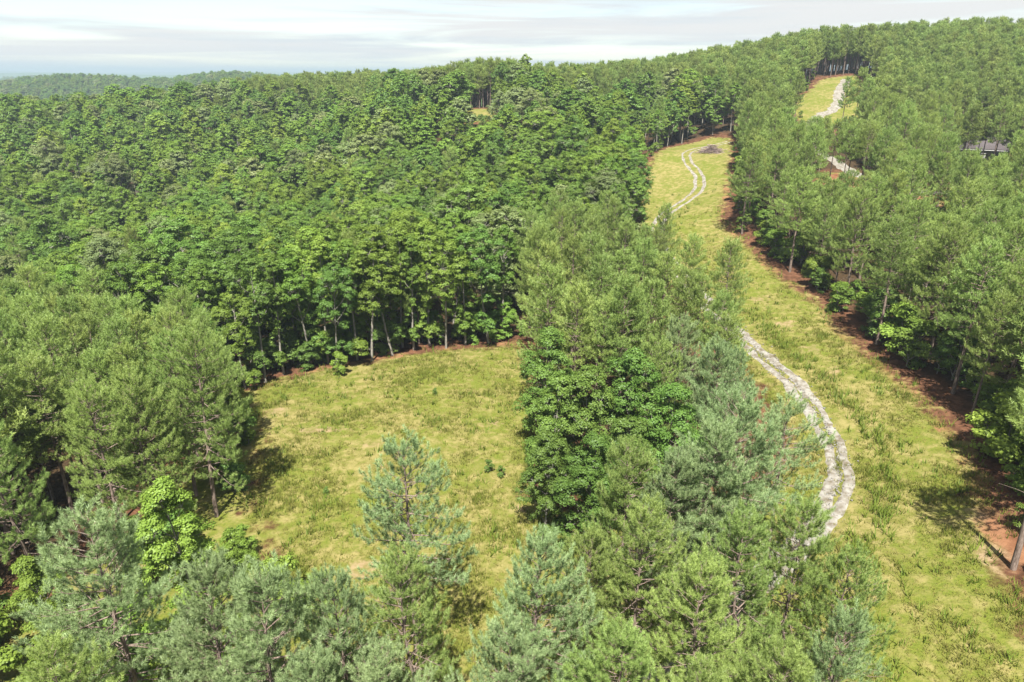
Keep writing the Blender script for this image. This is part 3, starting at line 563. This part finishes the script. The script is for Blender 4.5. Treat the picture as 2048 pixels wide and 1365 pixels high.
def cap_h(x, y, h):
    for P, a, b in YOUNG:
        k = pip(P, x, y); h = np.where(k, np.minimum(h, np.interp(y, a, b) * np.random.default_rng(1).uniform(.75, 1, len(x))), h)
    return h
r = np.random.default_rng(21)
def scatter(s, jit, want_pine, seed):
    r = np.random.default_rng(seed)
    P = hexpts(-330, 300, 36, 352, s, jit, r); x, y = P[:, 0], P[:, 1]
    k = (np.abs(x) < .80 * y + 26) & (open_sd(x, y) < -1.3)
    k &= ~((y < 56) & (x > -22) & (x < 36)) & ~((y < 41) & (x < -20) & (x > -31))
    k &= ~((x > .24 * y) & (x < 27) & (y > 50) & (y < 112))
    k &= ~((x > 30) & (y < 125) & (x < np.interp(y, REDGE[::-1, 1], REDGE[::-1, 0]) + 2.6))
    k &= (pdist(ROAD2, x, y, False) > 4.5) & (pdist(ROAD, x, y, False) > 3.2)
    x, y = x[k], y[k]
    k = is_pine(x, y, r) == want_pine; x, y = x[k], y[k]
    hd = np.array(HAND); d = np.hypot(x[:, None] - hd[None, :, 0], y[:, None] - hd[None, :, 1]); k = (d > hd[None, :, 2] * (1 if want_pine else 1.25)).all(1)
    return x[k], y[k], r
px, py, r = scatter(3.5, .34, True, 5); ph = r.uniform(11.6, 15.8, len(px))
keep = ~((px > 28) & (py < 185) & (r.random(len(px)) < .32)) & ~((px > 1) & (px < 27) & (py < 104) & (r.random(len(px)) < .25)); px, py, ph = px[keep], py[keep], ph[keep]
ph = cap_h(px, py, ph)
hx, hy, r = scatter(6.0, .42, False, 6); hh = r.uniform(10.5, 17.6, len(hx)) ; 
big = r.random(len(hx)) < .12; hh = np.where(big, hh + 1.8, hh)
right = (hx > 28) & (hy < 200); hh = np.where(right, r.uniform(6, 11, len(hx)), hh)
hh = cap_h(hx, hy, hh)
def proj(x, y, z):
    c, s = math.cos(PITCH), math.sin(PITCH); d = y * c - z * s; up = y * s + z * c
    return 1024 + 1365 * x / d, 682.5 - 1365 * up / d, d

def split_sel(x, y, h, budget):
    z = H(x, y); u, v, d = proj(x, y, z + h * .8)
    inside = (u > -30) & (u < 2078) & (v > 0) & (v < 1400)
    score = np.where(inside, h / d, -1); order = np.argsort(-score); sel = np.zeros(len(x), bool); sel[order[:budget]] = True
    return sel & inside, z, d
n_hand_p = sum(1 for o in COL if o.name.startswith('pine_tree')); n_hand_h = sum(1 for o in COL if o.name.startswith('hardwood_tree'))
psel, pz, pd = split_sel(px, py, ph, 300 - n_hand_p); hsel, hz, hd_ = split_sel(hx, hy, hh, 300 - n_hand_h)
r = np.random.default_rng(8)
ORD = ['first', 'second', 'third', 'fourth', 'fifth', 'sixth', 'seventh', 'eighth', 'ninth', 'tenth']
def ordw(i):
    if i < 10: return ORD[i]
    q = i + 1; return '%d%s' % (q, 'th' if 10 < q % 100 < 14 else {1: 'st', 2: 'nd', 3: 'rd'}.get(q % 10, 'th'))
def redge_x(y): return float(np.interp(y, REDGE[::-1, 1], REDGE[::-1, 0]))
def zone(x, y):
    """(place phrase with its rank, group)"""
    rank = lambda v, s_: ORD[max(0, min(9, int(v / s_)))]
    if x < -18 and y < np.interp(x, LP[:, 0], LP[:, 1]): return rank(y - 36, 7) + ' rank of the left pine stand', 'the left pine stand'
    if x > 28 and y > 185: return 'wood around the upper road', 'the wood around the upper road'
    if x > 28:
        part = 'near' if y < 75 else 'middle' if y < 105 else 'far'
        return rank(x - redge_x(y), 5) + " rank of the right bank's " + part + ' part', 'the right bank'
    if x > 1 and y < 104: return rank(y - 55, 9) + ' rank of the central strip', 'the central strip'
    return rank(y - 79, 9) + ' rank behind the field', 'the forest behind the field'
TONE = ['mid-green', 'dark green', 'narrow mid-green', 'grey-green', 'yellow-green', 'broad dark green']
def number_off(items, noun):
    """items: (x, y, h, tone, place builder); returns labels counted from the left of the picture"""
    keys = {}
    for i, (x, y, h, tone) in enumerate(items):
        pl, gr = zone(x, y); keys.setdefault((tone, pl, gr), []).append(i)
    out = [None] * len(items)
    for (tone, pl, gr), ids in keys.items():
        ids.sort(key=lambda i: proj(items[i][0], items[i][1], Hs(items[i][0], items[i][1]) + items[i][2] * .8)[0])
        for q, i in enumerate(ids):
            kind = (tone + ' ' if tone else '') + noun
            out[i] = (('only ' + kind + ' in the ' + pl) if len(ids) == 1 else ordw(q) + ' ' + kind + ' from the left in the ' + pl, kind + 's of ' + gr)
    return out
its = [(float(x), float(y), float(h), '') for x, y, h in zip(px[psel], py[psel], ph[psel])]
for (x, y, h, _), (lb, gr) in zip(its, number_off(its, 'pine')):
    d = math.hypot(x, y)
    lib, k = ('pine0', int(r.integers(3, 5))) if d < 52 else ('pine1', int(r.choice([0, 1, 2, 3, 4, 5], p=[.22, .2, .18, .2, .15, .05])))
    plant('pine_tree', lib, k, x, y, h, lb, 'pine tree', gr, wide=float(r.uniform(.9, 1.15)))
ks = r.choice(6, size=int(hsel.sum()), p=[.26, .2, .2, .12, .12, .10])
its = [(float(x), float(y), float(h), TONE[k]) for x, y, h, k in zip(hx[hsel], hy[hsel], hh[hsel], ks)]
for (x, y, h, _), k, (lb, gr) in zip(its, ks, number_off(its, 'hardwood')):
    lib, kk = ('hw0', {4: 3, 0: 1, 2: 2}.get(int(k), 0)) if (x > 28 and y < 95) else ('hw1', int(k))
    plant('hardwood_tree', lib, kk, x, y, h, lb, 'hardwood tree', gr, wide=float(r.uniform(.85, 1.45)))

def forest(name, x, y, z, h, lib, label, wide=(.9, 1.15), seed=0):
    """one mass of trees: instances on a point mesh, sources are the crown and trunk meshes of a carrier object"""
    r = np.random.default_rng(seed); nv = len(LIB[lib])
    me = bpy.data.meshes.new(name); me.vertices.add(len(x)); me.vertices.foreach_set('co', np.c_[x, y, z].astype(np.float32).ravel())
    var = r.integers(0, nv, len(x)); H0 = np.array([t[2] for t in LIB[lib]])[var]; s = h / H0; w = s * r.uniform(*wide, len(x))
    me.attributes.new('var', 'INT', 'POINT').data.foreach_set('value', var.astype(np.int32))
    me.attributes.new('rot', 'FLOAT_VECTOR', 'POINT').data.foreach_set('vector', np.c_[np.zeros(len(x)), np.zeros(len(x)), r.random(len(x)) * 6.28].astype(np.float32).ravel())
    me.attributes.new('scl', 'FLOAT_VECTOR', 'POINT').data.foreach_set('vector', np.c_[w, w, s].astype(np.float32).ravel())
    o = link(name, me); tag(o, label, 'forest', kind='stuff')
    ng = bpy.data.node_groups.new(name, 'GeometryNodeTree')
    ng.interface.new_socket('Geometry', in_out='INPUT', socket_type='NodeSocketGeometry'); ng.interface.new_socket('Geometry', in_out='OUTPUT', socket_type='NodeSocketGeometry')
    N, K = ng.nodes, ng.links; gi = N.new('NodeGroupInput'); goo = N.new('NodeGroupOutput'); jn = N.new('GeometryNodeJoinGeometry')
    def na(nm, ty): q = N.new('GeometryNodeInputNamedAttribute'); q.data_type = ty; q.inputs['Name'].default_value = nm; return q.outputs['Attribute']
    av, ar, as_ = na('var', 'INT'), na('rot', 'FLOAT_VECTOR'), na('scl', 'FLOAT_VECTOR')
    for k in range(nv):
        cmpn = N.new('FunctionNodeCompare'); cmpn.data_type = 'INT'; cmpn.operation = 'EQUAL'; K.new(av, cmpn.inputs[2]); cmpn.inputs[3].default_value = k
        for src in SRC[lib][k]:
            oi = N.new('GeometryNodeObjectInfo'); oi.transform_space = 'ORIGINAL'; oi.inputs['Object'].default_value = src; oi.inputs['As Instance'].default_value = True
            ip = N.new('GeometryNodeInstanceOnPoints'); K.new(gi.outputs[0], ip.inputs['Points']); K.new(cmpn.outputs[0], ip.inputs['Selection'])
            K.new(oi.outputs['Geometry'], ip.inputs['Instance']); K.new(ar, ip.inputs['Rotation']); K.new(as_, ip.inputs['Scale'])
            K.new(ip.outputs['Instances'], jn.inputs[0])
    K.new(jn.outputs[0], goo.inputs[0])
    md = o.modifiers.new('scatter', 'NODES'); md.node_group = ng
    return o
# the sources of the far instances are ordinary trees of the wood (one of each far form), standing on the ridge
SRC = {}
def sources(lib, name, cat, spots, label, group):
    SRC[lib] = []
    for k, (x, y) in enumerate(spots):
        h = LIB[lib][k][2]; e = plant(name, lib, k, x, y, h, ['first', 'second', 'third', 'fourth', 'fifth', 'last'][sorted(range(len(spots)), key=lambda q: spots[q][0] / spots[q][1]).index(k)] + ' ' + label, cat, group); SRC[lib].append([c for c in e.children])
sources('pine2', 'pine_tree', 'pine tree', [(20, 282), (45, 286), (-20, 290), (70, 283)], 'of the far pines from the left on the ridge skyline', 'far pines on the ridge')
sources('hw2', 'hardwood_tree', 'hardwood tree', [(-60, 236), (-85, 242), (-110, 250), (-72, 215), (-95, 222), (-125, 235)], 'of the far hardwoods from the left, high on the forested slope', 'far hardwoods on the left slope')
pr, hr = ~psel, ~hsel
forest('pine_forest', px[pr], py[pr], pz[pr] - .15, ph[pr], 'pine2', 'continuous pine plantation covering the ridge to the skyline', seed=1)
forest('hardwood_forest', hx[hr], hy[hr], hz[hr] - .15, hh[hr], 'hw2', 'mass of hardwood canopy covering the slope on the left', (.85, 1.45), seed=2)
# far hills
r = np.random.default_rng(31)
A = hexpts(-1000, -60, 690, 1040, 7.0, .35, r); A = A[(np.abs(A[:, 0]) < .8 * A[:, 1] + 20) & (A[:, 0] < -.25 * A[:, 1])]
B = hexpts(-2100, -500, 1650, 2300, 16.0, .4, r); B = B[(np.abs(B[:, 0]) < .8 * B[:, 1] + 20) & (B[:, 0] < -.32 * B[:, 1])]
C = np.concatenate([A, B]); hC = np.concatenate([r.uniform(11, 19, len(A)), r.uniform(16, 24, len(B))])
forest('distant_forest', C[:, 0], C[:, 1], H(C[:, 0], C[:, 1]) - .3, hC, 'hw2', 'blue hazy wooded hills beyond the left skyline', (1.1, 1.6), 3)

# ------------------------------------------------------------------ understory shrubs along the wood edges
r = np.random.default_rng(41)
def edge_shrubs(E, count, out, label, group, hr=(2.5, 6.0)):
    C = resample(np.asarray(E, float), 1.0); t = norm(np.gradient(C, axis=0)); nn = np.c_[t[:, 1], -t[:, 0]]
    idx = np.linspace(0, len(C) - 1, count).astype(int); done = []
    for i in idx:
        p = C[i] + nn[i] * out * r.uniform(.15, 1.5) + r.normal(size=2) * .5
        k = int(r.integers(0, 4)); h = float(r.uniform(*hr))
        plant('shrub', 'shrub', k, p[0], p[1], h, ordw(len(done)) + ' ' + label, 'shrub', group, wide=float(r.uniform(.9, 1.3))); done.append(1)
edge_shrubs(REDGE[1:-1][::-1] + np.array([1.6, 0]), 56, 2.4, 'leafy shrub, counted from the near end, under the right bank trees', 'shrubs along the right bank', (2.6, 6.5))
edge_shrubs([[-31, 70], [-27, 74], [-17, 79], [1, 82.5]], 28, -3.0, 'leafy shrub from the left under the hardwoods at the far field edge', 'shrubs along the far field edge', (2, 5.5))
edge_shrubs([[24, 132], [29, 156], [33, 173], [43, 198]], 16, -1.5, 'bright shrub from the near end on the bank left of the upper track', 'shrubs left of the upper track', (2, 4.5))
edge_shrubs([[-22, 49], [-24.5, 58], [-29, 67]], 8, -2.0, 'leafy shrub from the near end at the foot of the left pine stand', 'shrubs at the left pine stand', (2, 4))
edge_shrubs([[84, 205], [91, 227], [108, 255]], 8, -2.5, 'shrub from the near end beside the far upper clearing', 'shrubs by the upper clearing', (2, 4))
edge_shrubs([[57, 117], [66, 117.5], [79, 120]], 9, 2, 'leafy shrub from the left before the orange soil clearing', 'shrubs by the orange clearing', (2, 4))
for x, y, h, lb in [(-2.0, 51.4, 1.5, 'dark upright weed bush on the field, the left one of a pair'), (-.9, 50.6, 1.4, 'dark upright weed bush on the field, the right one of a pair'), (-15.5, 48.3, .9, 'small round dark bush on the left of the field'), (-8.4, 67, 1.0, 'pale leafy weed bush in the upper field'), (-20.2, 73.4, 3.2, 'thin pale sapling standing free before the field edge trees')]:
    plant('weed_bush' if h < 2 else 'sapling', 'shrub', 3 if h < 2 else 1, x, y, h, lb, 'bush' if h < 2 else 'sapling', wide=.9)

# ------------------------------------------------------------------ standing dead trees
def dead_tree(x, y, h, label, seed):
    r = np.random.default_rng(seed); tb = Tubes(); zz = np.linspace(0, h, 8)
    tb.add(np.c_[.12 * np.sin(zz * .5 + seed), .1 * np.cos(zz * .4), zz], np.maximum(h * .011 * (1 - zz / h), .015), 6)
    e = bpy.data.objects.new('dead_tree', None); COL.link(e); e.location = (x, y, Hs(x, y) - .1); tag(e, label, 'dead tree')
    link('trunk', tb.mesh('trunk', M['deadwood']), e); tb = Tubes()
    for i in range(16):
        z0 = h * r.uniform(.35, .95); a = r.random() * 6.28; L = r.uniform(.5, 1.7) * (1.2 - z0 / h); c = np.array([.12 * math.sin(z0 * .5 + seed), .1 * math.cos(z0 * .4), z0])
        dv = np.array([math.cos(a), math.sin(a), r.uniform(.1, .8)]) * L; tb.add([c, c + dv * .5, c + dv + np.array([0, 0, .1])], [.03, .02, .008], 4)
    link('limbs', tb.mesh('limbs', M['deadwood']), e)
dead_tree(-9.6, 238.5, 11, 'pale bare dead tree behind the small tan clearing', 1)
dead_tree(-8.0, 239.5, 9.5, 'shorter bare dead tree beside the pale one at the tan clearing', 2)
dead_tree(27.0, 147.5, 11, 'leaning bare grey snag left of the track curve', 3)
dead_tree(43.2, 68.5, 9, 'thin bare snag between the trunks of the right bank', 4)

# ------------------------------------------------------------------ grass and weeds
def grass_mesh(name, pts, blades, hgt, wid, spread, tint0, mat, seed):
    r = np.random.default_rng(seed); n_ = len(pts); N = n_ * blades
    z = H(pts[:, 0], pts[:, 1]); c = np.repeat(np.c_[pts, z - .03], blades, 0); hs = np.repeat(hgt, blades) * r.uniform(.55, 1.15, N)
    a = r.random(N) * 6.28; rad = np.abs(r.normal(size=N)) * np.repeat(spread, blades)
    b = c + np.c_[np.cos(a) * rad, np.sin(a) * rad, np.zeros(N)]
    a2 = r.random(N) * 6.28; lean = r.uniform(.15, .9, N)
    tip = b + np.c_[np.cos(a2) * lean * hs, np.sin(a2) * lean * hs, hs]
    sd_ = np.c_[-np.sin(a2), np.cos(a2), np.zeros(N)] * (wid * .5 * r.uniform(.7, 1.3, N))[:, None]
    V = np.stack([b - sd_, b + sd_, tip], 1).reshape(-1, 3)
    T = np.repeat(np.clip(np.repeat(tint0, blades) + r.normal(size=N) * .16, 0, 1), 3)
    return link(name, mesh_np(name, V, np.arange(N * 3).reshape(-1, 3), mat, T))
def vnoise(x, y, s, seed):
    r = np.random.default_rng(seed); z = np.zeros(len(x))
    for k in range(7):
        a = r.random() * 6.28; f = s * r.uniform(.5, 2.2); z += np.sin(x * f * math.cos(a) + y * f * math.sin(a) + r.random() * 6.28 + 1.3 * np.sin(y * f * .6 + k))
    return z / 3.2
r = np.random.default_rng(51)
GP = np.c_[r.uniform(-36, 48, 125000), 26 + (1 - np.sqrt(r.random(125000))) * 120]
x, y = GP[:, 0], GP[:, 1]
rd = pdist(ROAD, x, y, False)
k = (np.max([sd(FIELD, x, y), sd(CORR, x, y)], axis=0) > r.normal(size=len(x)) * .7 - .2)
bz = np.zeros(len(x))
for bx_, by_, sx_, sy_ in BARE: bz += np.exp(-((x - bx_) / sx_) ** 2 - ((y - by_) / sy_) ** 2)
nz = vnoise(x, y, .55, 1); nz2 = vnoise(x, y, 1.9, 2)
k &= (bz < .35 + .3 * r.random(len(x))) & ((rd > 1.0 + .5 * r.random(len(x))) | ((rd < .3) & (r.random(len(x)) < .7)) | (r.random(len(x)) < .10)) & (r.random(len(x)) < .50 + .28 * nz + .12 * nz2)
GP = GP[k]; nz, nz2 = nz[k], nz2[k]; rd = rd[k]
grass_mesh('grass', GP, 7, .26 + .16 * np.clip(nz + nz2 * .6, -.6, 1.6), .05, np.full(len(GP), .17), np.clip(.55 - .24 * nz - .12 * nz2 + .12 * r.normal(size=len(GP)), 0, 1), M['grass'], 61)
tag(bpy.data.objects['grass'], 'yellow-green grass covering the field and roadside', 'grass', kind='stuff')
# taller weeds: streaky drifts in the field, a dense band along the track
WP = np.c_[r.uniform(-34, 46, 26000), 27 + (1 - np.sqrt(r.random(26000))) * 130]; x, y = WP[:, 0], WP[:, 1]; rd = pdist(ROAD, x, y, False)
k = (np.max([sd(FIELD, x, y), sd(CORR, x, y)], axis=0) > -.6 - 1.2 * r.random(len(x))) & (rd > 1.7)
wn_ = vnoise(x, y, .8, 7); band = np.exp(-((rd - 3.4) / 1.0) ** 2) * (x > np.interp(y, ROAD[:, 1], ROAD[:, 0]))
k &= r.random(len(x)) < np.clip(.16 + .34 * (wn_ - .35), 0.03, .6) + .55 * band
WP = WP[k]; band = band[k]
grass_mesh('weeds', WP, 9, .45 + .35 * r.random(len(WP)) + .3 * band, .085, np.full(len(WP), .22), np.clip(.35 + .2 * r.normal(size=len(WP)), 0, 1), M['weed'], 62)
tag(bpy.data.objects['weeds'], 'taller green weeds in drifts over the grass and along the track', 'weeds', kind='stuff')

# ------------------------------------------------------------------ brush pile on the hilltop
bpE = bpy.data.objects.new('brush_pile', None); COL.link(bpE); bx0, by0 = 51.6, 182.0; bpE.location = (bx0, by0, Hs(bx0, by0))
tag(bpE, 'heap of grey-brown cut branches beside the hilltop track', 'brush pile')
r = np.random.default_rng(71)
def stick(L, rad, i):
    a = r.normal() * .5; c = np.array([r.normal() * 1.5, r.normal() * .8, 0]); c[2] = max(.1, 2.0 * math.exp(-(c[0] / 2.2) ** 2 - (c[1] / 1.1) ** 2) * r.uniform(.3, 1))
    e = r.normal() * .2; dv = np.array([math.cos(a) * math.cos(e), math.sin(a) * math.cos(e), math.sin(e)]) * L * .5
    return [c - dv, c + r.normal(size=3) * .08 * L * .4, c + dv], [rad, rad * .85, rad * .5]
for i in range(14):
    tb = Tubes(); p, q = stick(r.uniform(2.5, 4.5), r.uniform(.09, .17), i); tb.add(p, q, 6); link('log', tb.mesh('log', M['deadwood']), bpE)
tb = Tubes()
for i in range(260): p, q = stick(r.uniform(1.0, 3.0), r.uniform(.02, .05), i); tb.add(p, q, 3)
tag(link('brush', tb.mesh('brush', M['deadwood']), bpE), kind='stuff')

# ------------------------------------------------------------------ the house half hidden in the pines
hE = bpy.data.objects.new('house', None); COL.link(hE); hx0, hy0 = 114.5, 171.5; hE.location = (hx0, hy0, Hs(hx0, hy0) - .2); hE.rotation_euler = (0, 0, -.5)
tag(hE, 'grey house with dark shingled gable roof half hidden among the right-hand pines', 'house')
def boxV(x0, x1, y0, y1, z0, z1):
    return np.array([[x0,y0,z0],[x1,y0,z0],[x1,y1,z0],[x0,y1,z0],[x0,y0,z1],[x1,y0,z1],[x1,y1,z1],[x0,y1,z1]], float)
def box(name, parent, b, mat): return link(name, mesh_np(name, boxV(*b), cf, M[mat]), parent)
W2, D2, EH, RH = 5.0, 3.6, 3.0, 5.4
V = np.concatenate([boxV(-W2, W2, -D2, D2, 0, EH), [[-W2, 0, RH - .15], [W2, 0, RH - .15]]])
link('wall', mesh_np('wall', V, [cf[[0, 2, 4]], np.array([[4, 7, 3, 0], [5, 1, 2, 6]]), np.array([[7, 4, 8], [5, 6, 9]])], M['wall']), hE)
ov = .5
def slope(sgn):
    y0 = sgn * (D2 + ov); z0 = EH - ov * (RH - EH) / D2; V = []
    for dz in (0, .16):
        V += [[-W2 - ov, y0, z0 + dz], [W2 + ov, y0, z0 + dz], [W2 + ov, 0, RH + dz], [-W2 - ov, 0, RH + dz]]
    return np.array(V)
rf = link('roof', mesh_np('roof', np.concatenate([slope(-1), slope(1)]), np.concatenate([cf, cf + 8]), M['roof']), hE)
box('chimney', rf, (2.2, 2.9, .5, 1.2, RH - .8, RH + .9), 'wall')
box('gutter', rf, (-W2 - ov, W2 + ov, -D2 - ov - .12, -D2 - ov, EH - .55, EH - .4), 'trim')
for wx in (-3.2, 2.6):
    w = box('window', hE, (wx - .6, wx + .6, -D2 - .05, -D2 + .02, 1.0, 2.3), 'trim'); box('pane', w, (wx - .5, wx + .5, -D2 - .07, -D2 - .03, 1.1, 2.2), 'glass')
dr = box('door', hE, (-.5, .5, -D2 - .05, -D2 + .02, .1, 2.15), 'trim'); box('handle', dr, (.32, .4, -D2 - .12, -D2 - .04, 1.0, 1.1), 'glass')

# ------------------------------------------------------------------ haze
hz_m, n, l = new_mat('haze'); ho = n.new('ShaderNodeOutputMaterial'); pv = n.new('ShaderNodeVolumePrincipled')
pv.inputs['Color'].default_value = (0.36, 0.44, 0.54, 1); pv.inputs['Density'].default_value = 0.00030; pv.inputs['Anisotropy'].default_value = 0.1
l.new(pv.outputs[0], ho.inputs['Volume'])
zmin = float(gme.vertices[0].co.z); co = np.empty(len(gme.vertices) * 3, np.float32); gme.vertices.foreach_get('co', co); zmin = float(co.reshape(-1, 3)[:, 2].min())
hzme = mesh_np('haze', boxV(-14800, 14800, -6800, 14800, zmin - 1.0, 42.0), cf, hz_m)
tag(link('haze', hzme), 'pale blue haze softening the far hills', 'haze', kind='stuff')
